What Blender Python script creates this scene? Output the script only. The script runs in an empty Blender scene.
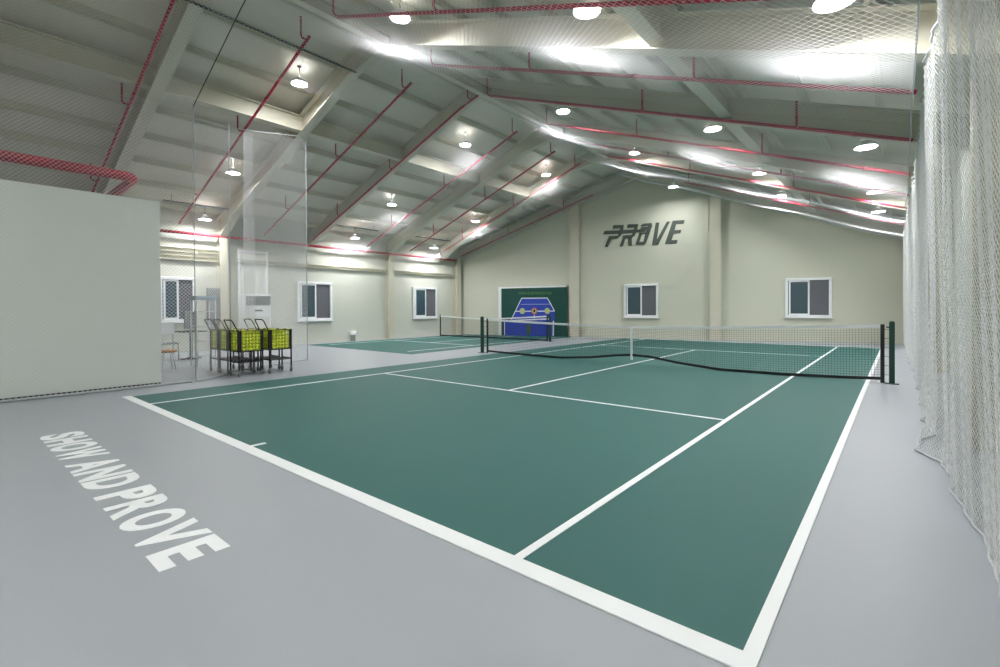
import bpy, bmesh, math, random
import numpy as np
from mathutils import Vector, Matrix

random.seed(7)
SC = bpy.context.scene
COL = SC.collection
PI = math.pi

# ------------------------------------------------------------------ camera
F_PX, CX, CY = 479.0, 500.0, 311.5
CAM = np.array([4.9327, -2.0537, 1.3657])
YAW, PITCH, ROLL = .6954, -.0081, -.0047
def cam_axes():
    cy, sy = math.cos(YAW), math.sin(YAW)
    f = np.array([-sy*math.cos(PITCH), cy*math.cos(PITCH), math.sin(PITCH)])
    r = np.array([cy, sy, 0.]); u = np.cross(r, f)
    c, s = math.cos(ROLL), math.sin(ROLL)
    return c*r+s*u, -s*r+c*u, f
R_, U_, F_ = cam_axes()
cd = bpy.data.cameras.new('camera'); cam = bpy.data.objects.new('camera', cd); COL.objects.link(cam)
cd.sensor_width = 36; cd.lens = 36*F_PX/1000; cd.shift_y = (CY-333.5)/1000; cd.clip_start = .02; cd.clip_end = 200
cam.matrix_world = Matrix(((R_[0], U_[0], -F_[0], CAM[0]), (R_[1], U_[1], -F_[1], CAM[1]), (R_[2], U_[2], -F_[2], CAM[2]), (0, 0, 0, 1)))
SC.camera = cam

# ------------------------------------------------------------------ world, exposure
w = bpy.data.worlds.new('world'); SC.world = w; w.use_nodes = True
w.node_tree.nodes['Background'].inputs[0].default_value = (.01, .013, .02, 1)
w.node_tree.nodes['Background'].inputs[1].default_value = .3
SC.view_settings.view_transform = 'Standard'; SC.view_settings.look = 'None'
SC.view_settings.gamma = 1; SC.view_settings.use_curve_mapping = False
SC.view_settings.exposure = 1.33
LAMP = 135.0                      # radiance of the lamp lenses

# ------------------------------------------------------------------ materials
def lin(c):
    return tuple((x/255/12.92 if x/255 <= .04045 else ((x/255+.055)/1.055)**2.4) for x in c)
def mat(name, rgb, rough=.6, metal=0., spec=.5, noise=0., scale=6., bump=0., bscale=60., emit=0., trans=0.):
    m = bpy.data.materials.new(name); m.use_nodes = True
    nt = m.node_tree; b = nt.nodes['Principled BSDF']
    c = lin(rgb)+(1,)
    b.inputs['Base Color'].default_value = c
    b.inputs['Roughness'].default_value = rough; b.inputs['Metallic'].default_value = metal
    b.inputs['Specular IOR Level'].default_value = spec
    if trans: b.inputs['Transmission Weight'].default_value = trans
    tc = nt.nodes.new('ShaderNodeTexCoord')
    if noise:
        n = nt.nodes.new('ShaderNodeTexNoise'); n.inputs['Scale'].default_value = scale; n.inputs['Detail'].default_value = 5
        mx = nt.nodes.new('ShaderNodeMix'); mx.data_type = 'RGBA'
        mx.inputs[6].default_value = tuple(x*(1-noise) for x in c[:3])+(1,); mx.inputs[7].default_value = tuple(min(1, x*(1+noise)) for x in c[:3])+(1,)
        nt.links.new(tc.outputs['Object'], n.inputs['Vector']); nt.links.new(n.outputs['Fac'], mx.inputs[0]); nt.links.new(mx.outputs[2], b.inputs['Base Color'])
    if bump:
        n2 = nt.nodes.new('ShaderNodeTexNoise'); n2.inputs['Scale'].default_value = bscale; n2.inputs['Detail'].default_value = 3
        bp = nt.nodes.new('ShaderNodeBump'); bp.inputs['Strength'].default_value = bump; bp.inputs['Distance'].default_value = .01
        nt.links.new(tc.outputs['Object'], n2.inputs['Vector']); nt.links.new(n2.outputs['Fac'], bp.inputs['Height']); nt.links.new(bp.outputs['Normal'], b.inputs['Normal'])
    if emit:
        b.inputs['Emission Color'].default_value = c; b.inputs['Emission Strength'].default_value = emit
    return m
def panel_mat(name, rgb, axis, pitch, rough=.55, depth=.25, width=.012):
    """painted sheet panels with fine vertical joints every pitch metres"""
    m = mat(name, rgb, rough, noise=.015, scale=1.2)
    nt = m.node_tree; b = nt.nodes['Principled BSDF']
    tc = nt.nodes.new('ShaderNodeTexCoord'); sp = nt.nodes.new('ShaderNodeSeparateXYZ')
    nt.links.new(tc.outputs['Object'], sp.inputs[0])
    d = nt.nodes.new('ShaderNodeMath'); d.operation = 'DIVIDE'; d.inputs[1].default_value = pitch
    nt.links.new(sp.outputs[axis], d.inputs[0])
    fr = nt.nodes.new('ShaderNodeMath'); fr.operation = 'PINGPONG'; fr.inputs[1].default_value = .5
    nt.links.new(d.outputs[0], fr.inputs[0])
    lt = nt.nodes.new('ShaderNodeMath'); lt.operation = 'SMOOTH_MAX'; lt.inputs[1].default_value = width/pitch; lt.inputs[2].default_value = .004
    nt.links.new(fr.outputs[0], lt.inputs[0])
    mn = nt.nodes.new('ShaderNodeMath'); mn.operation = 'MINIMUM'; mn.inputs[1].default_value = 2*width/pitch
    nt.links.new(lt.outputs[0], mn.inputs[0])
    bp = nt.nodes.new('ShaderNodeBump'); bp.inputs['Strength'].default_value = depth; bp.inputs['Distance'].default_value = .05
    nt.links.new(mn.outputs[0], bp.inputs['Height']); nt.links.new(bp.outputs['Normal'], b.inputs['Normal'])
    return m

M = {}
M['floor'] = mat('grey acrylic floor', (162, 167, 174), .42, noise=.03, scale=.8, bump=.03, bscale=120)
M['court'] = mat('green acrylic court', (40, 97, 92), .55, spec=.35, noise=.05, scale=.7, bump=.03, bscale=120)
M['paint'] = mat('white line paint', (246, 248, 250), .5)
M['wall'] = panel_mat('cream wall panel', (203, 204, 188), 0, 1.0)
M['wall_left'] = panel_mat('cream side wall panel', (203, 205, 194), 1, 1.0)
M['partition'] = mat('pale grey partition', (226, 231, 226), .7, noise=.02, scale=2, bump=.15, bscale=25)
M['deck'] = panel_mat('grey metal deck', (220, 217, 203), 1, .33, rough=.6, depth=.4, width=.03)
M['steel'] = mat('cream painted steel', (204, 201, 184), .5, noise=.03, scale=2)
M['purlin'] = mat('pale galvanised purlin', (208, 206, 190), .5, noise=.04, scale=4)
M['red'] = mat('red painted pipe', (178, 40, 66), .35)
M['white'] = mat('white plastic', (238, 240, 242), .4)
M['offwhite'] = mat('off white paint', (222, 223, 218), .5)
M['glassdark'] = mat('night window glass', (66, 86, 95), .12, spec=.6)
M['screen'] = mat('insect screen', (98, 99, 105), .8, noise=.1, scale=90)
M['net'] = mat('white netting cord', (246, 247, 249), .8)
def net_mat(name, rgb):
    m = bpy.data.materials.new(name); m.use_nodes = True; nt = m.node_tree; nt.nodes.remove(nt.nodes['Principled BSDF'])
    d = nt.nodes.new('ShaderNodeBsdfDiffuse'); t = nt.nodes.new('ShaderNodeBsdfTranslucent'); x = nt.nodes.new('ShaderNodeMixShader')
    for n in (d, t): n.inputs['Color'].default_value = lin(rgb)+(1,)
    x.inputs[0].default_value = .45
    nt.links.new(d.outputs[0], x.inputs[1]); nt.links.new(t.outputs[0], x.inputs[2]); nt.links.new(x.outputs[0], nt.nodes['Material Output'].inputs['Surface'])
    return m
M['netthin'] = net_mat('translucent white netting cord', (240, 240, 244))
M['rope'] = mat('grey braided rope', (190, 194, 198), .9, noise=.2, scale=40, bump=.3)
M['black'] = mat('black powder coat', (24, 25, 26), .45)
M['blackcord'] = mat('black net cord', (26, 28, 27), .8)
M['tape'] = mat('white net tape', (236, 238, 240), .7)
M['postgreen'] = mat('dark green post', (18, 62, 50), .35)
M['ball'] = mat('tennis felt', (236, 246, 92), .95, noise=.12, scale=30, bump=.5, bscale=200)
M['sign'] = mat('dark grey sign letters', (74, 84, 76), .6)
M['greenboard'] = mat('dark green canvas', (10, 70, 62), .7, noise=.06, scale=8)
M['blue'] = mat('blue print', (38, 66, 176), .6, noise=.05, scale=6)
M['yellow'] = mat('pale yellow print', (196, 198, 130), .6)
M['redprint'] = mat('red print', (206, 70, 78), .6)
M['olive'] = mat('olive print', (70, 96, 48), .6)
M['caption'] = mat('green print', (70, 118, 70), .6)
M['grey'] = mat('grey metal', (150, 154, 156), .45, noise=.03)
M['darkgrey'] = mat('dark grey metal', (70, 74, 74), .5)
M['rubber'] = mat('grey rubber', (120, 124, 126), .6)
M['wood'] = mat('orange brown wood', (198, 138, 84), .5, noise=.12, scale=12)
M['paleblue'] = mat('pale blue plastic', (190, 208, 222), .4)
M['lamphousing'] = mat('white lamp housing', (225, 226, 226), .4)
M['lens'] = mat('lit lamp lens', (255, 255, 255), .4, emit=LAMP)

# ------------------------------------------------------------------ mesh helpers
def finish(name, bm, m, parent=None, smooth=False):
    me = bpy.data.meshes.new(name)
    bm.normal_update(); bm.to_mesh(me); bm.free()
    ms = m if isinstance(m, (list, tuple)) else [m]
    for k in ms: me.materials.append(k)
    if smooth:
        for p in me.polygons: p.use_smooth = True
    o = bpy.data.objects.new(name, me); COL.objects.link(o)
    if parent is not None: o.parent = parent
    return o
def B(): return bmesh.new()
def box(bm, x0, x1, y0, y1, z0, z1, bev=0., mi=0):
    vs = [bm.verts.new(p) for p in ((x0,y0,z0),(x1,y0,z0),(x1,y1,z0),(x0,y1,z0),(x0,y0,z1),(x1,y0,z1),(x1,y1,z1),(x0,y1,z1))]
    fs = [bm.faces.new([vs[i] for i in q]) for q in ((0,3,2,1),(4,5,6,7),(0,1,5,4),(1,2,6,5),(2,3,7,6),(3,0,4,7))]
    for f in fs: f.material_index = mi
    if bev:
        es = set(e for f in fs for e in f.edges)
        bmesh.ops.bevel(bm, geom=list(es), offset=bev, segments=2, affect='EDGES', profile=.5)
def hexa(bm, p):
    """eight corners: bottom ring then top ring"""
    vs = [bm.verts.new(q) for q in p]
    for q in ((0,3,2,1),(4,5,6,7),(0,1,5,4),(1,2,6,5),(2,3,7,6),(3,0,4,7)): bm.faces.new([vs[i] for i in q])
def tube(bm, pts, r, seg=8, cap=True):
    pts = [Vector(p) for p in pts]; rings = []
    prev = None
    for i, p in enumerate(pts):
        t = (pts[min(i+1, len(pts)-1)]-pts[max(i-1, 0)]).normalized()
        if prev is None:
            a = t.orthogonal().normalized()
        else:
            a = prev-t*prev.dot(t)
            a = a.normalized() if a.length > 1e-6 else t.orthogonal().normalized()
        prev = a; b = t.cross(a)
        rr = r[i] if isinstance(r, (list, tuple)) else r
        rings.append([bm.verts.new(p+a*(math.cos(2*PI*k/seg)*rr)+b*(math.sin(2*PI*k/seg)*rr)) for k in range(seg)])
    for i in range(len(rings)-1):
        for k in range(seg):
            f = bm.faces.new((rings[i][k], rings[i][(k+1) % seg], rings[i+1][(k+1) % seg], rings[i+1][k])); f.smooth = True
    if cap:
        bm.faces.new(list(reversed(rings[0]))); bm.faces.new(rings[-1])
def lathe(bm, prof, seg=20, c=(0,0,0), close=True):
    rings = []
    for r, z in prof:
        rings.append([bm.verts.new((c[0]+r*math.cos(2*PI*k/seg), c[1]+r*math.sin(2*PI*k/seg), c[2]+z)) for k in range(seg)])
    for i in range(len(rings)-1):
        for k in range(seg):
            f = bm.faces.new((rings[i][k], rings[i][(k+1) % seg], rings[i+1][(k+1) % seg], rings[i+1][k])); f.smooth = True
    if close:
        bm.faces.new(list(reversed(rings[0]))); bm.faces.new(rings[-1])
def tag(o, label, cat, group=None):
    o['label'] = label; o['category'] = cat
    if group: o['group'] = group
    return o
def thing(name, label, cat, loc=(0,0,0), rotz=0., group=None):
    o = bpy.data.objects.new(name, None); COL.objects.link(o); o.location = loc; o.rotation_euler = (0,0,rotz)
    o.empty_display_size = .2
    return tag(o, label, cat, group)
def struct(name, bm, m, parent=None):
    o = finish(name, bm, m, parent)
    if parent is None: o['kind'] = 'structure'
    return o

# ------------------------------------------------------------------ the hall's measures (metres)
XL, XR, YB = -12.6, 5.75, -5.0               # side walls, back wall
RX = -3.8                                    # ridge
def U(x): return 7.07-.365*abs(x-RX)         # underside of the steel frames
DECK = .66                                   # roof sheet above that
SK0 = np.array([XL, 15.7, 0.]); SKD = np.array([17.68, 4.5, 0.]); SKD /= np.linalg.norm(SKD)
SKN = np.array([-SKD[1], SKD[0], 0.])        # out of the hall
def YG(x): return 15.7+(x-XL)*SKD[1]/SKD[0]  # the end wall stands askew
def G(s, z, off=0.): return tuple(SK0+SKD*s-SKN*off+np.array([0, 0, z]))
def sk(u, v, off=0.):
    """where the sight line of a place seen in the photograph meets the end wall: (along, height)"""
    d = R_*((u-CX)/F_PX)-U_*((v-CY)/F_PX)+F_
    q = SK0-SKN*off; t = SKN.dot(q-CAM)/SKN.dot(d); P = CAM+t*d
    return float(SKD.dot(P-q)), float(P[2])
GANG = math.atan2(SKD[1], SKD[0])

# ------------------------------------------------------------------ shell
bm = B(); hexa(bm, [(XL,YB,-.2),(XR,YB,-.2),(XR,YG(XR),-.2),(XL,YG(XL),-.2),(XL,YB,0),(XR,YB,0),(XR,YG(XR),0),(XL,YG(XL),0)])
struct('floor', bm, M['floor'])
def wall_poly(name, pts, thick, m):
    """pts: outline on the inner face; thick: vector outwards"""
    bm = B(); a = [bm.verts.new(p) for p in pts]; b = [bm.verts.new(tuple(np.array(p)+thick)) for p in pts]
    bm.faces.new(a); bm.faces.new(list(reversed(b)))
    n = len(a)
    for i in range(n): bm.faces.new((a[(i+1) % n], a[i], b[i], b[(i+1) % n]))
    return struct(name, bm, m)
ZL, ZR, ZT = U(XL)+DECK, U(XR)+DECK, U(RX)+DECK
wall_poly('wall_left', [(XL,YB,0),(XL,YG(XL),0),(XL,YG(XL),ZL),(XL,YB,ZL)], np.array([-.15,0,0]), M['wall_left'])
wall_poly('wall_right', [(XR,YB,0),(XR,YB,ZR),(XR,YG(XR),ZR),(XR,YG(XR),0)], np.array([.15,0,0]), M['wall_left'])
wall_poly('wall_back', [(XL,YB,0),(XL,YB,ZL),(RX,YB,ZT),(XR,YB,ZR),(XR,YB,0)], np.array([0,-.15,0]), M['wall'])
sr = (RX-XL)/SKD[0]; sx = (XR-XL)/SKD[0]
# end wall, built in its own frame so its panel joints run with it
bm = B(); pl = [(0,0),(sx,0),(sx,ZR),(sr,ZT),(0,ZL)]
a = [bm.verts.new((s,0,z)) for s, z in pl]; b = [bm.verts.new((s,.15,z)) for s, z in pl]
bm.faces.new(a); bm.faces.new(list(reversed(b)))
for i in range(5): bm.faces.new((a[(i+1) % 5], a[i], b[i], b[(i+1) % 5]))
o = struct('wall_front', bm, M['wall']); o.location = tuple(SK0); o.rotation_euler = (0,0,GANG)
# roof sheets, left and right slope
for xa, xb in ((XL-.15, RX), (RX, XR+.15)):
    bm = B()
    za, zb = U(xa)+DECK, U(xb)+DECK
    hexa(bm, [(xa,YB-.15,za),(xb,YB-.15,zb),(xb,YG(xb)+.15,zb),(xa,YG(xa)+.15,za),(xa,YB-.15,za+.06),(xb,YB-.15,zb+.06),(xb,YG(xb)+.15,zb+.06),(xa,YG(xa)+.15,za+.06)])
    struct('ceiling', bm, M['deck'])
# C purlins under the sheets
def purlin(x, h=.17, wd=.07, d0=DECK-.17):
    bm = B(); y0, y1 = YB, YG(x)-.05
    z = U(x)+d0
    box(bm, x-.008, x+.008, y0, y1, z, z+h)
    box(bm, x-wd/2-.02, x+wd/2, y0, y1, z, z+.012)
    struct('trim_purlin', bm, M['purlin'])
for k in range(9):
    purlin(RX-.5-k*1.0)
    purlin(RX+.5+k*1.0)
# longitudinal girders
def girder(x, hh=.36, wd=.2, d0=.0):
    bm = B(); y0, y1 = YB, YG(x)-.08; z = U(x)+d0
    box(bm, x-.012, x+.012, y0, y1, z, z+hh); box(bm, x-wd/2, x+wd/2, y0, y1, z-.02, z); box(bm, x-wd/2, x+wd/2, y0, y1, z+hh, z+hh+.02)
    struct('trim_girder', bm, M['steel'])
girder(-7.05, d0=.1); girder(2.45, d0=.1); girder(-3.4, hh=.2, wd=.16, d0=-.02)

# steel portal frames
FR = [(-1.85, 'behind the camera'), (1.08, 'first frame in view, above the white partition'), (4.3, 'second frame in view, above the ball carts'),
      (7.56, 'third frame in view, with a red pipe along it'), (11.15, 'fourth frame, ending on the column between the two side windows'), (14.3, 'last frame before the askew end wall')]
def slope_box(bm, x0, x1, yc, wd, lo0, lo1, hi0, hi1):
    z = lambda x, d: U(x)+d
    hexa(bm, [(x0,yc-wd/2,z(x0,lo0)),(x1,yc-wd/2,z(x1,lo1)),(x1,yc+wd/2,z(x1,lo1)),(x0,yc+wd/2,z(x0,lo0)),
              (x0,yc-wd/2,z(x0,hi0)),(x1,yc-wd/2,z(x1,hi1)),(x1,yc+wd/2,z(x1,hi1)),(x0,yc+wd/2,z(x0,hi0))])
for fy, d in FR:
    slim = abs(fy-7.56) < .1
    t = thing('roof_frame', 'cream steel roof frame, '+d, 'beam', (RX, fy, 0), 0, 'steel roof frames')
    wd = .16 if slim else .24
    xr_end = XR-.02
    for xa, xb in ((XL+.05, RX), (RX, xr_end)):
        bm = B(); yc = 0
        def sb(x0, x1, w_, l0, l1, h0, h1):
            n0 = len(bm.verts); slope_box(bm, x0, x1, 0, w_, l0, l1, h0, h1)
            bm.verts.ensure_lookup_table()
            for v in bm.verts[n0:]: v.co.x -= RX
        xm = xa+1.2 if xa < RX-1 else xb-1.2
        hau = -.25 if (not slim and xa < RX-1) else 0
        if xa < RX-1:
            sb(xa, xm, wd, hau, 0, hau+.02, .02); sb(xm, xb, wd, 0, 0, .02, .02); sb(xa, xm, .02, hau+.02, .02, .46, .46); sb(xm, xb, .02, .02, .02, .46, .46)
            if not slim: sb(xb-1.0, xb, wd*.8, 0, -.22, .02, .0)
        else:
            sb(xm, xb, wd, 0, hau, .02, hau+.02); sb(xa, xm, wd, 0, 0, .02, .02); sb(xm, xb, .02, .02, hau+.02, .46, .46); sb(xa, xm, .02, .02, .02, .46, .46)
            if not slim: sb(xa, xa+1.0, wd*.8, -.22, 0, .0, .02)
        sb(xa, xb, wd, .46, .46, .48, .48)
        finish('rafter', bm, M['steel'], t)
    if not slim and fy < 14:
        for xw, sg in ((XL, 1), (XR, -1)):
            bm = B()
            zt = U(xw+sg*.3)-.02
            x0, x1 = (xw+.01, xw+.30) if sg > 0 else (xw-.30, xw-.01)
            box(bm, x0-RX, x0+.02-RX, -.12, .12, 0, zt); box(bm, x1-.02-RX, x1-RX, -.12, .12, 0, zt); box(bm, x0+.02-RX, x1-.02-RX, -.012, .012, 0, zt)
            finish('column', bm, M['steel'], t)

# corner column at the left end of the end wall
bm = B(); box(bm, XL+.01, XL+.03, 15.2, 15.5, 0, 3.9); box(bm, XL+.28, XL+.30, 15.2, 15.5, 0, 3.9); box(bm, XL+.03, XL+.28, 15.34, 15.36, 0, 3.9)
struct('trim_column', bm, M['steel'])
# end wall columns, rake beam and wall girts
for i, (s0, s1, ztop) in enumerate(((5.97, 6.43, 6.05), (11.9, 12.32, 5.9))):
    bm = B(); box(bm, s0, s1, -.02, 0, 0, ztop); box(bm, s0+.18, s1-.18, -.2, -.02, 0, ztop); box(bm, s0, s1, -.22, -.2, 0, ztop)
    tube(bm, [(s0-.06, -.03, ztop-.1), (s0-.06, -.03, ztop-1.4)], .015, 6)
    o = struct('trim_column', bm, M['steel']); o.location = tuple(SK0); o.rotation_euler = (0,0,GANG)
bm = B()
for (s0, s1) in ((.1, sr), (sr, sx-.1)):
    def zz(s): return U(XL+s*SKD[0])
    for (lo, hi, of) in ((-.06, -.04, .26), (-.04, .42, .03), (.42, .44, .26)):
        hexa(bm, [(s0,-of,zz(s0)+lo),(s1,-of,zz(s1)+lo),(s1,0,zz(s1)+lo),(s0,0,zz(s0)+lo),(s0,-of,zz(s0)+hi),(s1,-of,zz(s1)+hi),(s1,0,zz(s1)+hi),(s0,0,zz(s0)+hi)])
o = struct('trim_rake', bm, M['steel']); o.location = tuple(SK0); o.rotation_euler = (0,0,GANG)
for (y0, y1, z0, h) in ((1.7, 4.4, 3.18, .14), (1.7, 4.4, 2.93, .14), (4.8, 11.0, 2.95, .12), (11.3, 15.2, 2.95, .12)):
    bm = B(); box(bm, XL, XL+.1, y0, y1, z0, z0+.015); box(bm, XL, XL+.012, y0, y1, z0, z0+h); box(bm, XL, XL+.1, y0, y1, z0+h-.015, z0+h)
    struct('trim_girt', bm, M['purlin'])

# windows: a white frame, two sashes, dark panes
def window(n, W, H, place):
    t = bpy.data.objects.new('window_%d' % n, None); COL.objects.link(t); t['kind'] = 'structure'
    place(t)
    def part(nm, bm, m): return finish(nm, bm, m, t)
    bm = B(); f = .09
    box(bm, 0, W, -.08, 0, 0, f, .008); box(bm, 0, W, -.08, 0, H-f, H, .008); box(bm, 0, f, -.08, 0, f, H-f, .008); box(bm, W-f, W, -.08, 0, f, H-f, .008)
    box(bm, -.03, W+.03, -.1, 0, -.03, 0, .006)
    part('window_frame', bm, M['white'])
    bm = B(); a0, a1 = f+.03, W*.53; s = .055
    box(bm, a0, a1, -.06, -.02, f, f+s); box(bm, a0, a1, -.06, -.02, H-f-s, H-f); box(bm, a0, a0+s, -.06, -.02, f+s, H-f-s); box(bm, a1-s, a1, -.06, -.02, f+s, H-f-s)
    sash = part('sash', bm, M['white'])
    bm = B(); box(bm, a0+s, a1-s, -.045, -.035, f+s, H-f-s); part('pane', bm, M['glassdark'])
    bm = B(); box(bm, a1, W-f, -.03, -.02, f, H-f); part('screen', bm, M['screen'])
    bm = B(); box(bm, f, W-f, -.012, -.004, f, H-f); part('pane', bm, M['glassdark'])
def on_gable(s, z):
    def p(t): t.location = G(s, z, .01); t.rotation_euler = (0,0,GANG)
    return p
def on_left(y, z):
    def p(t): t.location = (XL+.01, y, z); t.rotation_euler = (0,0,PI/2)
    return p
window(1, 1.46, 1.46, on_gable(8.41, .91))
window(2, 1.5, 1.5, on_gable(14.57, .94))
window(3, 1.44, 1.5, on_left(6.94, .9))
window(4, 1.5, 1.48, on_left(12.55, .88))
window(5, 1.0, 1.42, on_left(2.53, .96))

# tall white steel door beyond the ball carts
t = bpy.data.objects.new('door_1', None); COL.objects.link(t); t['kind'] = 'structure'; t.location = (XL+.01, 4.83, 0); t.rotation_euler = (0,0,PI/2)
bm = B(); box(bm, 0, .07, -.07, 0, 0, 3.4); box(bm, .95, 1.02, -.07, 0, 0, 3.4); box(bm, .07, .95, -.07, 0, 3.33, 3.4)
finish('door_frame', bm, M['white'], t)
bm = B(); box(bm, .07, .95, -.03, 0, 0, 3.33); finish('door_leaf', bm, M['offwhite'], t)
bm = B(); box(bm, .84, .9, -.05, -.03, .95, 1.15, .005); tube(bm, [(.87, -.05, 1.05), (.87, -.1, 1.05), (.76, -.1, 1.05)], .01); finish('door_handle', bm, M['grey'], t)

# white partition on the left
bm = B(); box(bm, -5.42, -5.29, YB, .66, .05, 3.3); 
struct('wall_partition', bm, M['partition'])
bm = B(); box(bm, -5.41, -5.30, YB, .65, 0, .05); struct('baseboard_partition', bm, M['black'])

# ------------------------------------------------------------------ courts
HS, YS, YN = 3.34, 4.07, 8.773
bm = B(); box(bm, -4.28, 4.47, 0, 2*YN, .0, .004); ct = struct('court_surface', bm, M['court'])
def line(name, x0, x1, y0, y1, parent, z=.0075):
    bm = B(); box(bm, x0, x1, y0, y1, .001, z); return finish(name, bm, M['paint'], parent)
line('baseline', -4.345, 4.52, -.115, .0, ct); line('baseline', -4.28, 4.52, 2*YN-.02, 2*YN+.06, ct)
line('sideline', 4.46, 4.52, .0, 2*YN-.02, ct)
for s in (-1, 1): line('singles_line', s*HS-.027, s*HS+.027, 0.0, 2*YN-.02, ct)
for y in (YS, 2*YN-YS): line('service_line', -HS+.027, HS-.027, y-.025, y+.025, ct)
line('centre_line', -.025, .025, YS+.025, 2*YN-YS-.025, ct)
line('centre_mark', -.025, .025, .0, .14, ct)
bm = B(); box(bm, -12.15, -6.15, 7.09, 0, 0, .004); bm.free()
bm = B(); hexa(bm, [(-12.15,7.09,0),(-6.1,7.09,0),(-6.6,17.0,0),(-12.15,15.7,0),(-12.15,7.09,.004),(-6.1,7.09,.004),(-6.6,17.0,.004),(-12.15,15.7,.004)])
ct2 = struct('court_surface', bm, M['court'])
line('service_line', -11.5, -6.9, 10.6, 10.65, ct2); line('singles_line', -6.92, -6.87, 7.6, 16.4, ct2); line('centre_line', -9.25, -9.2, 10.65, 15.9, ct2); line('singles_line', -11.5, -11.45, 7.6, 15.6, ct2)

# writing on the floor
def text_mesh(ch):
    c = bpy.data.curves.new('t', 'FONT'); c.body = ch; c.size = 1; c.offset = .042; c.resolution_u = 5
    o = bpy.data.objects.new('t', c); COL.objects.link(o)
    dg = bpy.context.evaluated_depsgraph_get(); me = bpy.data.meshes.new_from_object(o.evaluated_get(dg))
    bpy.data.objects.remove(o); bpy.data.curves.remove(c)
    return me
def floor_text(text, x0, x1, y0, y1, z):
    t = thing('floor_lettering', 'white SHOW AND PROVE lettering painted on the grey floor behind the baseline', 'lettering', (x0, y0, 0))
    adv = {' ': .3}
    mes = []; pen = 0
    for ch in text:
        if ch == ' ': pen += .26; continue
        me = text_mesh(ch); xs = [v.co.x for v in me.vertices]
        wd_ = {'W': .86, 'A': .70, 'V': .70, 'E': .54, 'S': .60, 'P': .58}.get(ch, .64); k_ = wd_/(max(xs)-min(xs)); x_ = min(xs)
        for v in me.vertices: v.co.x = (v.co.x-x_)*k_
        mes.append((me, pen)); pen += wd_+.07
    pen -= .07
    ys = [v.co.y for m_, _ in mes for v in m_.vertices]; ylo, yhi = min(ys), max(ys)
    for me, off in mes:
        bm = bmesh.new(); bm.from_mesh(me); bpy.data.meshes.remove(me)
        for v in bm.verts:
            v.co = Vector(((v.co.x+off)/pen*(x1-x0), (v.co.y-ylo)/(yhi-ylo)*(y1-y0), z))
        r = bmesh.ops.extrude_face_region(bm, geom=bm.faces[:])
        for g in r['geom']:
            if isinstance(g, bmesh.types.BMVert): g.co.z += .002
        bmesh.ops.recalc_face_normals(bm, faces=bm.faces[:])
        for f in bm.faces: f.smooth = False
        finish('letter', bm, M['paint'], t)
floor_text('SHOW AND PROVE', -2.16, 1.985, -1.295, -.94, .0005)

# PROVE on the end wall
def px1(x, y): return (600+x/16.667, 212+y/16.667)
def px2(x, y): return (640+x/15.88, 210+y/15.88)
ident = lambda x, y: (x, y)
LET = {'P': (px1, [[(205,275),(225,218),(395,215),(380,272)], [(340,268),(395,215),(385,290),(345,395),(295,385)], [(50,372),(78,315),(400,300),(380,358)],
                   [(150,402),(300,392),(345,390),(290,440),(180,452)], [(150,402),(205,402),(130,582),(80,582)]]),
       'R': (px1, [[(445,262),(465,205),(635,200),(615,258)], [(575,255),(635,200),(620,290),(575,400),(528,388)], [(380,358),(400,300),(600,290),(580,346)],
                   [(388,390),(540,380),(582,385),(530,430),(380,440)], [(388,390),(440,390),(380,572),(330,572)], [(468,425),(530,425),(530,560),(470,560)]]),
       'O': (ident, [[(635.3,244.6),(639.3,232.5),(642.4,232.5),(638.4,244.8)], [(635.3,244.8),(636.3,241.9),(646.2,241.6),(644.5,244.7)], [(648.3,223.2),(651.6,223.0),(652.2,225.6),(646.0,243.2),(642.9,243.4)],
                     [(640.0,226.2),(643.2,223.6),(651.2,223.0),(650.3,225.5),(643.6,226.2)], [(634.8,232.6),(636.0,229.6),(639.6,229.4),(641.6,227.0),(649.6,226.6),(648.6,229.2),(645.6,230.4),(645.0,231.5),(640.0,231.9)], [(639.6,232.7),(646.6,232.3),(646.2,233.8),(639.3,234.2)]]),
       'V': (px2, [[(250,200),(305,198),(268,470),(425,186),(475,180),(290,550),(190,552)]]),
       'E': (px2, [[(520,170),(708,160),(690,218),(570,222),(548,322),(658,315),(638,362),(536,366),(500,480),(598,475),(578,530),(395,540)]])}
s0, z0 = sk(603, 240)
t = thing('wall_sign', 'dark grey slanted PROVE letters on the cream end wall', 'sign', G(s0, z0, .0), GANG)
for ch, (fn, polys) in LET.items():
    bm = B()
    for k, pg in enumerate(polys):
        q = [sk(*fn(x, y), .03) for x, y in pg]
        d = .03+.0012*k
        a = [bm.verts.new((s-s0, -d, z-z0)) for s, z in q]; b = [bm.verts.new((s-s0, -.001, z-z0)) for s, z in q]
        n = len(a); bm.faces.new(a); bm.faces.new(list(reversed(b)))
        for i in range(n): bm.faces.new((a[(i+1) % n], a[i], b[i], b[(i+1) % n]))
    bmesh.ops.recalc_face_normals(bm, faces=bm.faces[:])
    finish('letter', bm, M['sign'], t)

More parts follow.
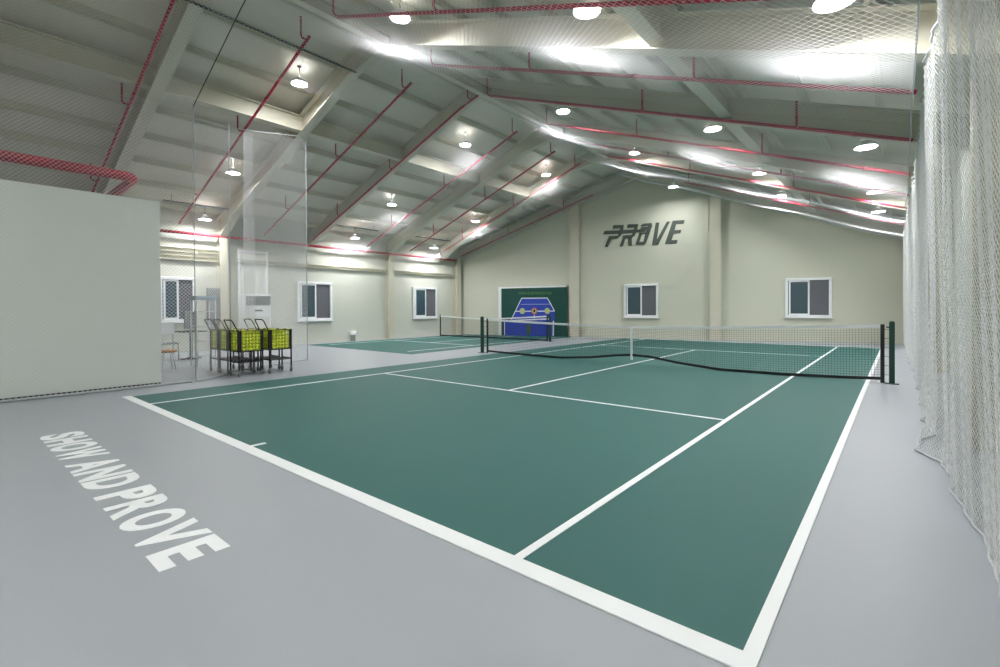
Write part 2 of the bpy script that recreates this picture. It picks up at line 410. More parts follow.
# ------------------------------------------------------------------ printed green canvas in a white surround on the end wall
bs0, bs1, bz1 = 2.5, 5.86, 2.3
t = thing('court_banner', 'dark green canvas printed with a blue court, in a white surround', 'banner', G(bs0, 0, .0), GANG)
def gpart(nm, bm, m): return finish(nm, bm, m, t)
bm = B(); box(bm, -.13, .02, -.3, -.02, 0, bz1+.07); box(bm, .02, bs1-bs0, -.3, -.02, bz1, bz1+.07); gpart('surround', bm, M['white'])
bm = B(); box(bm, .02, bs1-bs0, -.26, -.22, .0, bz1); gpart('canvas', bm, M['greenboard'])
def bprint(nm, polys, m, lift):
    bm = B()
    for pg in polys:
        q = [sk(500+x/11.92, 284+y/11.92, .27) for x, y in pg]
        a = [bm.verts.new((s-bs0, -.26-lift, max(z, .002))) for s, z in q]; b = [bm.verts.new((s-bs0, -.2601, max(z, .002))) for s, z in q]
        n = len(a); bm.faces.new(a); bm.faces.new(list(reversed(b)))
        for i in range(n): bm.faces.new((a[(i+1) % n], a[i], b[i], b[(i+1) % n]))
    bmesh.ops.recalc_face_normals(bm, faces=bm.faces[:])
    return gpart(nm, bm, m)
bprint('printed_court', [[(255,168),(565,165),(648,318),(645,622),(52,622),(52,450),(135,425)]], M['blue'], .004)
def seg(x0, y0, x1, y1, w_=6):
    dx, dy = x1-x0, y1-y0; l = math.hypot(dx, dy); nx, ny = -dy/l*w_/2, dx/l*w_/2
    return [(x0+nx, y0+ny), (x1+nx, y1+ny), (x1-nx, y1-ny), (x0-nx, y0-ny)]
bprint('printed_lines', [seg(255,170,565,167,9), seg(258,168,132,428,8), seg(563,166,648,318,8), seg(180,326,650,322,10), seg(408,322,408,430,6), seg(250,242,600,240,3), seg(54,450,54,620,7), seg(636,440,634,620,12), seg(52,440,610,415,14)], M['paint'], .007)
def disc(cx, cy, rx, ry, n=18): return [(cx+rx*math.cos(2*PI*k/n), cy+ry*math.sin(2*PI*k/n)) for k in range(n)]
bprint('printed_target', [disc(266, 322, 32, 36)], M['yellow'], .009)
bprint('printed_target', [disc(563, 320, 32, 36)], M['yellow'], .009)
bprint('printed_target', [disc(408, 322, 38, 40)], M['redprint'], .009); bprint('target_centre', [disc(408, 320, 14, 18)], M['black'], .011)
bprint('printed_ring', [disc(408, 322, 28, 30)], M['yellow'], .010)
bprint('printed_figure', [[(315,500),(330,470),(350,470),(365,520),(360,600),(320,600)]], M['olive'], .008)
bprint('printed_caption', [seg(x, 110, x+random.uniform(9, 15), 109, random.uniform(26, 44)) for x in range(222, 612, 19)], M['caption'], .006)

# ------------------------------------------------------------------ netting
def cords(name, lines, r, m, parent=None, sides=3, ref=None):
    """lines: list of (n,3) arrays with at least two points each; every one becomes a thin cord, all one netting mesh"""
    V, Fc = [], []; base = 0
    for P in lines:
        n = len(P); T = np.gradient(P, axis=0); T /= np.linalg.norm(T, axis=1)[:, None]+1e-12
        rf = np.array([0.137, .211, .968]) if ref is None else np.array(ref)
        A = np.cross(T, rf); A /= np.linalg.norm(A, axis=1)[:, None]+1e-9; Bv = np.cross(T, A)
        if ref is None:                          # round cord
            prof = [(r*math.cos(2*PI*k/sides), r*math.sin(2*PI*k/sides)) for k in range(sides)]; nf = sides
        else:                                    # folded flat cord, open on one side
            prof = [(-r, 0), (0, .8*r), (r, 0)]; nf = 2
        m_ = len(prof)
        V.append(np.stack([P+a*A+b*Bv for a, b in prof], 1).reshape(-1, 3)); i = np.arange(n-1)[:, None]*m_+base; k = np.arange(nf)[None, :]; k2 = (k+1) % m_
        Fc.append(np.stack([i+k, i+k2, i+m_+k2, i+m_+k], -1).reshape(-1, 4)); base += n*m_
    V = np.concatenate(V).astype(np.float32); Fc = np.concatenate(Fc).astype(np.int32)
    me = bpy.data.meshes.new(name); me.vertices.add(len(V)); me.vertices.foreach_set('co', V.ravel())
    me.loops.add(Fc.size); me.loops.foreach_set('vertex_index', Fc.ravel())
    me.polygons.add(len(Fc)); me.polygons.foreach_set('loop_start', np.arange(len(Fc), dtype=np.int32)*4)
    me.update(calc_edges=True); me.materials.append(m)
    o = bpy.data.objects.new(name, me); COL.objects.link(o)
    if parent is not None: o.parent = parent
    return o
def diamond(fn, inside, u0, u1, v0, v1, pitch, step):
    """both diagonal cord families of a net over (u,v), clipped by inside(u,v)"""
    out = []; cs = pitch*math.sqrt(2)
    for sg in (1, -1):
        cmin, cmax = (u0-v1, u1-v0) if sg > 0 else (u0+v0, u1+v1)
        for c in np.arange(cmin+cs/2, cmax, cs):
            lo, hi = (max(u0, c+v0), min(u1, c+v1)) if sg > 0 else (max(u0, c-v1), min(u1, c-v0))
            if hi-lo < .02: continue
            n = max(2, int((hi-lo)/step*1.414)+1); u = np.linspace(lo, hi, n); v = (u-c) if sg > 0 else (c-u)
            ok = inside(u, v); P = fn(u, v); j = 0
            while j < n:
                if ok[j]:
                    k = j
                    while k+1 < n and ok[k+1]: k += 1
                    if k > j: out.append(P[j:k+1])
                    j = k+1
                else: j += 1
    return out
NUx = lambda x: 7.07-.365*np.abs(x-RX)
YGx = lambda x: 15.7+(x-XL)*SKD[1]/SKD[0]
# main ceiling net, sagging a little between its supports
def f_ceil(x, y):
    sag = .10*np.sin((y-1.2)*PI/3.25)**2+.03*np.sin(x*1.9+.4*y)
    return np.stack([x, y, NUx(x)-.13-.22*np.clip((YGx(x)-y)/3, 0, 1)-sag*np.clip((YGx(x)-y)/1.5, 0, 1)], -1)
def in_ceil(x, y):
    return (y < YGx(x)-.06) & ((x > -5.2) | (y > 4.5)) & (x > -12.2) & (x < 5.031)
t = thing('ceiling_net', 'white ceiling net stretched under the lamps over both courts', 'net', (RX, 8.7, 6.8))
def keep(o, t): o.matrix_parent_inverse = t.matrix_basis.inverted() if t.rotation_euler.z == 0 and False else Matrix.Translation(-Vector(t.location)); return o
keep(cords('netting', diamond(f_ceil, lambda x, y: in_ceil(x, y) & ~((y < 5.3) & (x > -4.3)), -12.2, 5.03, 1.17, 20.2, .05, .16), .0015, M['netthin'], t, ref=(0, 0, 1)), t)
keep(cords('netting', diamond(f_ceil, lambda x, y: in_ceil(x, y), -4.3, 5.03, 1.17, 5.3, .055, .2), .0021, M['netthin'], t, ref=(0, 0, 1)), t)
bm = B(); tube(bm, [tuple(p) for p in f_ceil(np.full(30, 5.03), np.linspace(1.17, 19.9, 30))], .007, 6)
keep(finish('edge_rope', bm, M['rope'], t), t)
bm = B(); xs = np.linspace(-12.2, 5.03, 40); tube(bm, [tuple(p) for p in f_ceil(xs, YGx(xs)-.08)], .012, 6)
keep(finish('edge_rope', bm, M['rope'], t), t)
# lower ceiling net near the viewer
def z_low(x): return np.minimum(5.15+.45*(x+5.15), 6.3)-np.maximum(0, (x+2.2))*.33
def f_low(x, y): return np.stack([x, y, z_low(x)-.06*np.sin((y-1.17)*PI/3)**2], -1)
t = thing('ceiling_net', 'lower white ceiling net above the partition, nearest the viewer', 'net', (-4, -1.5, 5.2))
keep(cords('netting', diamond(f_low, lambda x, y: (x < 5.0), -5.18, 5.0, YB+.1, 1.17, .05, .3), .0024, M['netthin'], t, ref=(0, 0, 1)), t)
bm = B(); xs = np.linspace(-5.18, 4.9, 20); tube(bm, [(x, 1.17, float(z_low(x))) for x in xs], .009, 6)
keep(finish('edge_cable', bm, M['darkgrey'], t), t)
# hanging divider nets
def f_side(y, z): return np.stack([-5.18+.015*np.sin(y*4+z*1.3)+.01*np.sin(y*9), y, z], -1)
t = thing('divider_net', 'white net hanging in front of the white partition wall', 'net', (-5.18, 1.17, 0), 0, 'hanging divider nets')
keep(cords('netting', diamond(f_side, lambda y, z: z > 0, YB+.1, 1.17, .02, 5.05, .045, .3), .0021, M['netthin'], t, ref=(1, 0, 0)), t)
bm = B(); tube(bm, [(-5.18+.012*math.sin(y*7), y, .022) for y in np.arange(YB+.1, 1.18, .08)], .02, 6); keep(finish('hem_rope', bm, M['rope'], t), t)
bm = B(); tube(bm, [(-5.18, 1.17, .02), (-5.18, 1.17, 5.13)], .011, 6); keep(finish('edge_rope', bm, M['rope'], t), t)
def path_net(label, pts, ztop0, ztop1, pitch=.045, ei=-1, r=.0022):
    P = np.array(pts); L = np.concatenate([[0], np.cumsum(np.linalg.norm(np.diff(P, axis=0), axis=1))])
    def f(s, q):
        x = np.interp(s, L, P[:, 0]); y = np.interp(s, L, P[:, 1])
        return np.stack([x+.012*np.sin(s*5+q), y+.012*np.sin(s*6+q*.7), q], -1)
    zt = lambda s: ztop0+(ztop1-ztop0)*s/L[-1]
    t = thing('divider_net', label, 'net', (pts[-1][0], pts[-1][1], 0), 0, 'hanging divider nets')
    keep(cords('netting', diamond(f, lambda s, q: q < zt(s), 0, L[-1], .02, max(ztop0, ztop1), pitch, .12), r, M['netthin'], t, ref=(.8, -.6, 0)), t)
    bm = B(); ss = np.linspace(0, L[-1], 40); tube(bm, [tuple(f(s, zt(s))) for s in ss], .008, 6); keep(finish('top_rope', bm, M['rope'], t), t)
    bm = B(); tube(bm, [tuple(f(s, .02)) for s in ss], .012, 6); keep(finish('hem_rope', bm, M['rope'], t), t)
    bm = B(); e = pts[ei]; tube(bm, [(e[0], e[1], 0), (e[0], e[1], ztop1)], .011, 6); keep(finish('edge_rope', bm, M['rope'], t), t)
path_net('white net screening the three left ball carts', [(-5.18, 1.19), (-5.745, 2.0), (-5.755, 2.48)], 4.92, 5.2, ei=1)
path_net('white net hanging behind the two front ball carts', [(-5.76, 2.5), (-6.32, 2.5), (-6.6, 3.2), (-7.13, 4.42)], 5.2, 5.9)
# long curtain on the right
def f_cur(y, z):
    k = np.clip((y-9)/10, 0, 1); up = np.clip(z/4.2, 0, 1)
    nr = np.clip((4.0-y)/2.4, 0, 1)
    x = 5.19-.11*k+.12*nr*(1-up)+.035*np.sin(y*4.3+.5*np.sin(z*1.1))*(.4+.6*(1-up))*(1-.7*nr)+.018*np.sin(y*11.+z*.6)*(1-.6*nr)+.010*np.sin(y*27-z)*(1-.6*nr)
    x = x-.10*np.exp(-((y-4.1)/.55)**2)*np.exp(-(z/.22)**2)-.05*up*np.clip((y-1.5)/3, 0, 1)
    return np.stack([x, y, z+0*y], -1)
def ztopc(y): return 3.77+.45*np.clip((3.5-y)/.5, 0, 1)*np.clip((y-1.3)/.2, 0, 1)
t = thing('curtain_net', 'long white curtain net hanging down the right side of the court', 'net', (5.2, 9, 0))
lines = diamond(f_cur, lambda y, z: z < ztopc(y), -.9, 20.0, .03, 4.22, .03, .12)
keep(cords('netting', lines, .0019, M['net'], t), t)
bm = B(); ys = np.arange(-.9, 20.0, .06); tube(bm, [tuple(f_cur(np.array(y), np.array(.014))) for y in ys], .011, 6); keep(finish('hem_rope', bm, M['rope'], t), t)
bm = B(); tube(bm, [tuple(f_cur(np.array(y), ztopc(np.array(y)))) for y in ys], .012, 6); keep(finish('top_rope', bm, M['rope'], t), t)

# ------------------------------------------------------------------ tennis nets
def tennis_net(label, x0, x1, y, xc, top_c, bot, strap_x, post_out, plabel=None):
    """net from x0 to x1; bot(x) is the height of its dark lower band"""
    t = thing('tennis_net', label, 'net', ((x0+x1)/2, y, 0), 0, 'tennis nets')
    ox = (x0+x1)/2
    top = lambda x: top_c+(1.03-top_c)*abs((x-xc)/max(x1-xc, xc-x0))**1.3
    for px_ in post_out:
        bm = B(); a = px_-ox
        box(bm, a-.04, a+.04, -.04, .04, .0, 1.08, .006); box(bm, a-.032, a+.032, -.032, .032, 1.08, 1.095)
        box(bm, a-.1, a+.1, -.09, .09, 0, .012); tube(bm, [(a-(.04 if a > 0 else -.04), -.0, .99), (a-(.08 if a > 0 else -.08), -.0, .99)], .012, 8)
        finish('post', bm, M['postgreen'], t)
    xs = np.arange(x0, x1+.001, .0455)
    L = [np.array([[x-ox, 0, bot(x)], [x-ox, 0, .5*(bot(x)+top(x))], [x-ox, 0, top(x)]]) for x in xs]
    xx = np.linspace(x0, x1, 60)
    for k in range(1, 22):
        f = k/22.; L.append(np.array([[x-ox, 0, bot(x)*(1-f)+top(x)*f] for x in xx]))
    cords('net_mesh', L, .0022, M['blackcord'], t)
    def band(nm, f0, f1, thk, m):
        bm = B()
        for i in range(len(xx)-1):
            xa, xb = xx[i], xx[i+1]
            hexa(bm, [(xa-ox,-thk,f0(xa)),(xb-ox,-thk,f0(xb)),(xb-ox,thk,f0(xb)),(xa-ox,thk,f0(xa)),(xa-ox,-thk,f1(xa)),(xb-ox,-thk,f1(xb)),(xb-ox,thk,f1(xb)),(xa-ox,thk,f1(xa))])
        bmesh.ops.remove_doubles(bm, verts=bm.verts[:], dist=1e-5)
        finish(nm, bm, m, t)
    band('top_tape', lambda x: top(x)-.05, lambda x: top(x)+.005, .008, M['tape'])
    band('lower_band', lambda x: bot(x)-.005, lambda x: bot(x)+.05, .008, M['black'])
    for xe in (x0, x1):
        bm = B(); e = xe-ox; box(bm, e-.03, e+.03, -.012, .012, .005, 1.04, .004)
        for k in range(6): tube(bm, [(e+(.03 if e > 0 else -.03), 0, .15+k*.16), (e+(.13 if e > 0 else -.13), 0, .15+k*.16)], .004, 5)
        finish('side_band', bm, M['black'], t)
    bm = B(); box(bm, strap_x-ox-.025, strap_x-ox+.025, -.014, .014, .1 if strap_x < 1 and strap_x > -1 else .02, top(strap_x)+.008); finish('centre_strap', bm, M['tape'], t)
    return t
bx = [-4.6, -4.3, -3.4, -2.0, -1.1, -.43, 0, .46, 1.15, 2.0, 3.1, 4.1, 4.72]; bz = [.045, .035, .02, .005, .07, .16, .195, .18, .08, .005, .005, .03, .06]
tennis_net('black tennis net with dark green posts across the near court', -4.6, 4.7, YN, 0, .90, lambda x: float(np.interp(x, bx, bz)), 0, (-4.81, 4.83))
tennis_net('smaller looking tennis net across the far left court', -12.2, -5.95, 13.95, -9.4, .88, lambda x: .02, -9.45, (-5.82,))

# ------------------------------------------------------------------ lamps
LX = [-12.17, -9.55, -5.77, -2.09, 1.77, 4.45]
LROWS = [(3.55, range(6), 'nearest'), (9.07, range(6), 'second'), (13.65, range(6), 'third'), (16.9, (3, 4, 5), 'far'), (-1.9, (3, 4, 5), 'rear'), (-4.3, (3, 4, 5), 'back')]  # rear and back rows are unseen lamps added as fill light
ORD = ['first', 'second', 'third', 'fourth', 'fifth', 'sixth']
proto = None
def make_lamp():
    t = thing('pendant_lamp', 'lamp', 'lamp')
    bm = B(); tube(bm, [(0,0,.09), (0,0,.37)], .009, 6); lathe(bm, [(.03,.36),(.05,.37),(.05,.385),(.02,.39)], 12); finish('rod', bm, M['darkgrey'], t)
    bm = B(); lathe(bm, [(.162,.018),(.178,-.03),(.186,-.03),(.170,.03),(.12,.055),(.085,.065),(.08,.105),(.03,.12)], 24, close=False); finish('housing', bm, M['lamphousing'], t)
    bm = B(); lathe(bm, [(.004,-.004),(.07,-.002),(.12,.004),(.155,.012),(.160,.016)], 24); finish('lens', bm, M['lens'], t)
    return t
def copy_thing(o):
    c = o.copy(); COL.objects.link(c)
    for ch in o.children:
        if ch.name.startswith('mounting_bar'): continue
        d = ch.copy(); COL.objects.link(d); d.parent = c; d.name = ch.name.split('.')[0]
        for g in ch.children:
            e = g.copy(); COL.objects.link(e); e.parent = d
    return c
for y, ks, rn in LROWS:
    for k in ks:
        o = make_lamp() if proto is None else copy_thing(proto)
        if proto is None: proto = o
        x = LX[k]; o.location = (x, y, U(x)+.25) if rn != 'far' else {3: (-1.95, 16.9, 6.12), 4: (1.76, 16.9, 5.2), 5: (4.42, 16.9, 4.3)}[k]
        if k == 0:
            o.location = (-11.8, {'nearest': 3.58, 'second': 8.97, 'third': 13.2}[rn], 4.19)
            bm = B(); box(bm, -.03, .03, -1.1, 1.1, .385, .425)
            for yy in (-.9, .9): tube(bm, [(0, yy, .42), (0, yy, .61)], .008, 6)
            finish('mounting_bar', bm, M['darkgrey'], o)
        nm = ORD[k] if rn != 'far' else ['', '', '', 'first', 'second', 'third'][k]
        o['label'] = ('lit white pendant lamp in the %s row, %s from the left' % (rn, nm)) if rn not in ('rear', 'back') else 'added unseen fill lamp %s the viewer, column %s from the left wall' % ('just behind' if rn == 'rear' else 'farthest behind', nm)
        o['group'] = 'pendant ceiling lamps'
# ------------------------------------------------------------------ sprinkler pipes
def branch(y, xa, xb, risers, label, name='sprinkler_pipe'):
    """a red pipe lying under the roof slope from xa (ridge end) to xb, with upright sprinkler stubs"""
    sg = 1 if xb > xa else -1
    zp = lambda x: U(x)+.02
    t = thing(name, label, 'pipe', (xa, y, zp(xa)), 0, 'red sprinkler branch pipes')
    L = lambda x, dy=0, dz=0: (x-xa, dy, zp(x)-zp(xa)+dz)
    bm = B(); n = 12; xs = [xa+(xb-xa)*k/n for k in range(n+1)]
    tube(bm, [L(x) for x in xs], .03, 8)
    for k in (3, 7, 11): tube(bm, [L(xs[k]-.03*sg), L(xs[k]+.03*sg)], .038, 8)
    finish('pipe', bm, M['red'], t)
    for x in risers:
        bm = B(); tube(bm, [L(x), L(x, -.1, .0), L(x, -.13, .03), L(x, -.13, .36)], .019, 7)
        lathe(bm, [(.014,0),(.014,.04),(.03,.045),(.03,.05)], 8, L(x, -.13, .36))
        finish('sprinkler', bm, M['red'], t)
LP = [(.75, -4.5, -12.0, (-4.6, -7.6, -10.6), 'first red sprinkler pipe on the left slope, beside the nearest roof frame'),
      (3.0, -4.3, -12.2, (-4.4, -7.5, -10.5), 'second red sprinkler pipe on the left slope, rising past the nearest lamps'),
      (5.65, -4.3, -12.3, (-4.5, -7.5, -10.5), 'third red sprinkler pipe on the left slope, above the far end of the carts'),
      (7.46, -3.7, -12.3, (-4.0, -7.4, -10.4), 'red sprinkler pipe on the left slope running along the slim roof frame'),
      (9.9, -4.3, -12.3, (-4.4, -7.5, -10.5), 'fifth red sprinkler pipe on the left slope, past the second lamp row'),
      (12.2, -4.4, -12.3, (-4.5, -7.6, -10.6), 'sixth red sprinkler pipe on the left slope, before the third lamp row'),
      (14.0, -4.4, -12.3, (-4.6, -7.6, -10.6), 'seventh red sprinkler pipe on the left slope, beside the last roof frame')]
for a in LP: branch(*a)
RP = [(3.0, -3.3, 5.08, (-3.2, -.45, 2.6), 'nearest red sprinkler pipe on the right slope, at the top of the view'),
      (5.35, -3.2, 5.08, (-3.1, -.4, 2.6), 'second red sprinkler pipe on the right slope'),
      (7.46, -3.4, 5.08, (-3.3, .9, 3.6), 'third red sprinkler pipe on the right slope, along the slim roof frame'),
      (9.9, -3.2, 5.08, (-3.1, -.3, 2.6), 'fourth red sprinkler pipe on the right slope'),
      (12.1, -3.5, 5.08, (-3.4, -.3, 2.6), 'fifth red sprinkler pipe on the right slope'),
      (14.0, -3.5, 5.08, (-3.4, -.3, 2.6), 'sixth red sprinkler pipe on the right slope'),
      (17.2, -1.6, 5.08, (-1.4, 2.6), 'farthest red sprinkler pipe on the right slope, by the end wall')]
for a in RP: branch(*a)
x0_ = -5.6; t = thing('sprinkler_pipe', 'red pipe climbing along the top edge of the askew end wall', 'pipe', (x0_, YG(x0_)-.36, U(x0_)), 0, 'red sprinkler branch pipes')
LQ = lambda x, d=0, dz=0: (x-x0_, YG(x)-.36-d-(YG(x0_)-.36), U(x)-U(x0_)+.0+dz)
bm = B(); tube(bm, [LQ(x) for x in np.linspace(x0_, -12.2, 12)], .028, 8); finish('pipe', bm, M['red'], t)
for x in (-6.9, -9.6):
    bm = B(); tube(bm, [LQ(x), LQ(x, .08), LQ(x, .1, .03), LQ(x, .1, .36)], .018, 7); finish('sprinkler', bm, M['red'], t)
bm = B(); tube(bm, [(-12.32, .2, 3.76), (-12.32, 15.2, 3.76)], .045, 10)
for y in (2, 6.2, 9.4, 12.7): tube(bm, [(-12.32, y-.05, 3.76), (-12.32, y+.05, 3.76)], .055, 10)
tag(finish('main_pipe', bm, M['red']), 'long red water main running along the top of the left wall', 'pipe')
bm = B(); xb_ = -7.4; zb = 4.13
arc = [(xb_-.25+.25*math.cos(a), .55+.25*math.sin(a), zb) for a in np.linspace(0, PI/2, 7)]
tube(bm, [(xb_, YB+.2, zb)]+arc+[(-12.3, .8, zb-.2)], .1, 14)
tag(finish('supply_pipe', bm, M['red']), 'thick bright red supply pipe above the white partition', 'pipe')
bm = B(); tube(bm, [(-4.55, -3, U(-4.55)-.08), (-4.55, 4.25, U(-4.55)-.08)], .022, 8)
tag(finish('conduit', bm, M['darkgrey']), 'thin dark conduit below the ridge, ending at the second roof frame', 'conduit')

# ------------------------------------------------------------------ ball carts
def ball_cart(x, y, label):
    """x: side facing the court (front), y: near corner; .44 deep, .5 wide"""
    t = thing('ball_cart', label, 'cart', (x-.22, y+.25, 0), 0, 'tennis ball carts')
    hx, hy = .22, .245; zb, zt = .50, .915
    for sx_ in (-1, 1):
        for sy_ in (-1, 1):
            bm = B(); cx_, cy_ = sx_*(hx-.012), sy_*(hy-.012)
            box(bm, cx_-.012, cx_+.012, cy_-.012, cy_+.012, .1, zt); l = finish('leg', bm, M['black'], t)
            bm = B(); lathe(bm, [(.02,-.012),(.043,-.014),(.05,-.008),(.05,.008),(.043,.014),(.02,.012)], 14)
            bm.transform(Matrix.Translation((cx_, cy_, .05)) @ Matrix.Rotation(PI/2, 4, 'X')); finish('wheel', bm, M['rubber'], l)
            bm = B(); box(bm, cx_-.016, cx_+.016, cy_-.02, cy_-.015, .045, .105); box(bm, cx_-.016, cx_+.016, cy_+.015, cy_+.02, .045, .105); box(bm, cx_-.016, cx_+.016, cy_-.02, cy_+.02, .1, .108); finish('caster_fork', bm, M['grey'], l)
    bm = B(); r = .011
    for z in (zb, zt):
        tube(bm, [(-hx,-hy,z),(hx,-hy,z)], r, 6); tube(bm, [(-hx,hy,z),(hx,hy,z)], r, 6); tube(bm, [(-hx,-hy,z),(-hx,hy,z)], r, 6); tube(bm, [(hx,-hy,z),(hx,hy,z)], r, 6)
    for k in (2, 4):                                                  # thin wires
        f = -hy+2*hy*k/6; tube(bm, [(hx,f,zb),(hx,f,zt)], .002, 5); tube(bm, [(-hx,f,zb),(-hx,f,zt)], .002, 5)
        f = -hx+2*hx*k/6; tube(bm, [(f,-hy,zb),(f,-hy,zt)], .0025, 5); tube(bm, [(f,hy,zb),(f,hy,zt)], .0025, 5)
    box(bm, -hx, hx, -hy, hy, zb-.004, zb+.004)
    bk = finish('basket', bm, M['black'], t)
    for sx_ in (-1, 1):
        for sy_ in (-1, 1):
            bm = B(); cx_, cy_ = sx_*hx, sy_*hy
            box(bm, min(cx_, cx_-sx_*.06), max(cx_, cx_-sx_*.06), cy_-.003, cy_+.003, zb, zt); box(bm, cx_-.003, cx_+.003, min(cy_, cy_-sy_*.06), max(cy_, cy_-sy_*.06), zb, zt)
            finish('corner_panel', bm, M['black'], bk)
    bm = B(); box(bm, -hx, hx, -hy, hy, .272, .284); box(bm, -hx, hx, -hy, -hy+.008, .284, .3); box(bm, -hx, hx, hy-.008, hy, .284, .3); finish('shelf', bm, M['black'], t)
    bm = B(); tube(bm, [(-.2,-hy,zt-.02),(-.2,-hy-.09,1.09),(-.185,-hy-.11,1.125),(-.16,-hy-.12,1.14),(.16,-hy-.12,1.14),(.185,-hy-.11,1.125),(.2,-hy-.09,1.09),(.2,-hy,zt-.02)], .012, 8)
    finish('handle', bm, M['black'], t)
    return t
CARTS = [(-5.25, 1.95, 'front left', 'black ball cart full of tennis balls, front left one nearest the net corner'),
         (-5.25, 2.56, 'front right', 'black ball cart full of tennis balls, rightmost and clear of the net'),
         (-5.80, 1.95, 'second behind net', 'ball cart behind the net, directly behind the front left cart'),
         (-6.31, 1.95, 'third behind net', 'ball cart behind the net, leftmost of the row'),
         (-5.80, 2.56, 'behind rightmost', 'ball cart half hidden behind the rightmost cart')]
for x, y, _, lab in CARTS: ball_cart(x, y, lab)
bm = B(); bmesh.ops.create_icosphere(bm, subdivisions=2, radius=.0335)
for f in bm.faces: f.smooth = True
bm.normal_update(); bme = bpy.data.meshes.new('tennis_ball'); bm.to_mesh(bme); bm.free(); bme.materials.append(M['ball'])
nb = 0; rest = []
names = ['the front left cart', 'the rightmost cart', 'the cart right behind the front left one', 'the leftmost cart behind the net', 'the cart hidden behind the rightmost one']
for ci, (x, y, cn, _) in enumerate(CARTS):
    cx_, cy_ = x-.22, y+.25
    nx, ny, nz = 6, 7, 6
    for i in range(nx):
        for j in range(ny):
            for k in range(nz):
                top, front, side = k == nz-1, i == nx-1, j == 0
                if ci in (0, 1): vis = front or top or side
                elif ci in (2, 3): vis = side or top
                else: vis = top
                if not (vis or i == 0 or j == ny-1): continue
                p = (cx_-.178+i*.0712+random.uniform(-.002, .002), cy_-.203+j*.0677+random.uniform(-.002, .002), .5385+k*.068+(random.uniform(0, .02) if top else 0))
                show = vis and ((ci in (0, 1) and (front or top)) or (ci in (2, 3) and side) or (ci < 1 and side)) and nb < 300
                if show:
                    o = bpy.data.objects.new('tennis_ball', bme); COL.objects.link(o); o.location = p; nb += 1
                    tag(o, 'yellow green tennis ball heaped in '+names[ci], 'ball', 'tennis balls in '+names[ci])
                else: rest.append(p)
bm = B()
for p in rest: bmesh.ops.create_icosphere(bm, subdivisions=1, radius=.0335, matrix=Matrix.Translation(p))
for f in bm.faces: f.smooth = True
o = finish('tennis_balls', bm, M['ball']); tag(o, 'remaining yellow green tennis balls deep inside the ball carts', 'balls'); o['kind'] = 'stuff'

# ------------------------------------------------------------------ things by the left wall
t = thing('air_conditioner', 'white floor standing air conditioner with grey top grille before the door', 'air conditioner', (-12.02, 5.2, 0), PI/2)
bm = B(); box(bm, -.42, .42, -.2, .2, .05, 1.86, .02); box(bm, -.4, .4, -.18, .18, 0, .05); finish('cabinet', bm, M['white'], t)
bm = B(); box(bm, -.40, .40, -.215, -.2, 1.48, 1.8)
for k in range(7): box(bm, -.39, .39, -.225, -.215, 1.5+k*.042, 1.515+k*.042)
finish('grille', bm, M['grey'], t)
bm = B(); box(bm, -.13, .13, -.207, -.2, 1.28, 1.33); finish('display', bm, M['darkgrey'], t)
bm = B(); box(bm, -.36, .36, -.206, -.2, .2, 1.1, .003); finish('front_panel', bm, M['offwhite'], t)
t = thing('electrical_cabinet', 'grey electrical cabinet on the left wall next to the column', 'cabinet', (XL+.01, 4.1, 1.0), PI/2)
bm = B(); box(bm, -.24, .24, -.16, 0, 0, 1.06, .01); finish('box', bm, M['grey'], t)
bm = B(); box(bm, -.22, .22, -.172, -.16, .03, 1.03, .004); d = finish('door', bm, M['grey'], t)
bm = B(); box(bm, .15, .18, -.19, -.172, .48, .6, .004); finish('handle', bm, M['darkgrey'], d)
t = thing('wall_box', 'small white box with two short grey pipes low on the left wall', 'utility box', (XL+.01, 9.33, 0), PI/2)
bm = B(); box(bm, -.13, .13, -.1, 0, .26, .42, .01); finish('box', bm, M['white'], t)
for x in (-.07, .07):
    bm = B(); tube(bm, [(x, -.06, 0), (x, -.06, .26)], .03, 10); finish('pipe', bm, M['grey'], t)
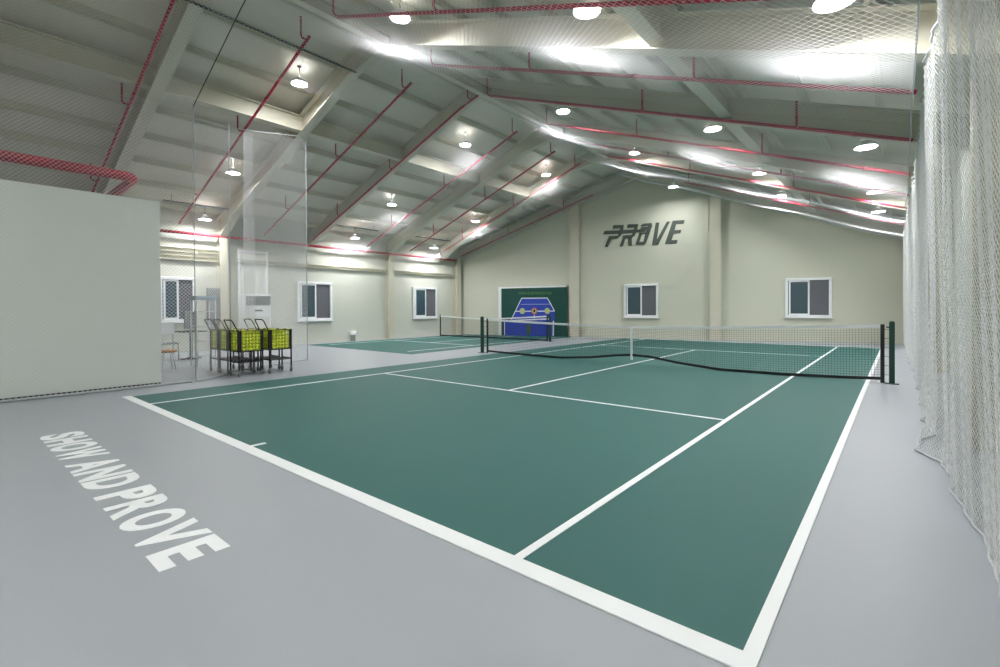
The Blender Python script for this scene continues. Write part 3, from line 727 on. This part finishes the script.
# desk corner behind the net
t = thing('shelf_rack', 'tall white wire shelf rack with pale blue top behind the net', 'rack', (-8.0, 2.24, 0))
bm = B()
for x in (-.2, .2):
    for y in (-.2, .2): tube(bm, [(x, y, 0), (x, y, 1.6)], .014, 8)
finish('frame', bm, M['white'], t)
for z in (.25, .6, .95, 1.3):
    bm = B()
    for k in range(9): tube(bm, [(-.2, -.2+.05*k, z), (.2, -.2+.05*k, z)], .004, 5)
    tube(bm, [(-.2,-.2,z),(-.2,.2,z)], .008, 6); tube(bm, [(.2,-.2,z),(.2,.2,z)], .008, 6); finish('shelf', bm, M['white'], t)
bm = B(); box(bm, -.22, .22, -.22, .22, 1.58, 1.68, .01); finish('top_box', bm, M['paleblue'], t)
t = thing('desk', 'small desk with thin black top and single post by the rack', 'desk', (-10.0, 2.6, 0))
bm = B(); box(bm, -.3, .3, -.3, .3, .74, .77, .004); finish('top', bm, M['black'], t)
bm = B(); tube(bm, [(0, 0, .02), (0, 0, .74)], .035, 10); finish('post', bm, M['darkgrey'], t)
bm = B(); box(bm, -.25, .25, -.03, .03, 0, .03, .004); box(bm, -.03, .03, -.25, .25, 0, .03, .004); finish('foot', bm, M['darkgrey'], t)
t = thing('monitor', 'grey upright screen standing on the small black desk', 'monitor', (-10.0, 2.6, .77))
bm = B(); box(bm, -.03, .03, -.16, .16, .06, .55, .006); finish('screen', bm, M['grey'], t)
bm = B(); box(bm, -.1, .1, -.12, .12, 0, .012); tube(bm, [(0, 0, .01), (0, 0, .1)], .02, 8); finish('stand', bm, M['black'], t)
t = thing('office_chair', 'white backed chair with grey seat under the nearest side window', 'chair', (-10.2, 2.1, 0))
bm = B(); box(bm, -.22, .22, -.22, .22, .42, .47, .015); finish('seat', bm, M['grey'], t)
bm = B(); box(bm, -.24, -.2, -.22, .22, .66, 1.02, .012); finish('backrest', bm, M['white'], t)
for x in (-.2, .2):
    for y in (-.19, .19):
        bm = B(); tube(bm, [(x*1.08, y*1.08, 0), (x, y, .43)]+([(x-.02, y, .7)] if x < 0 else []), .012, 8); finish('leg', bm, M['grey'], t)
t = thing('stool', 'low stool with orange brown wooden seat at the partition edge', 'stool', (-7.75, 1.42, 0))
bm = B(); lathe(bm, [(.17,.39),(.19,.4),(.19,.445),(.17,.455)], 24); finish('seat', bm, M['wood'], t)
for k in range(4):
    a = PI/4+k*PI/2; bm = B(); tube(bm, [(.19*math.cos(a), .19*math.sin(a), 0), (.12*math.cos(a), .12*math.sin(a), .39)], .014, 8); finish('leg', bm, M['white'], t)
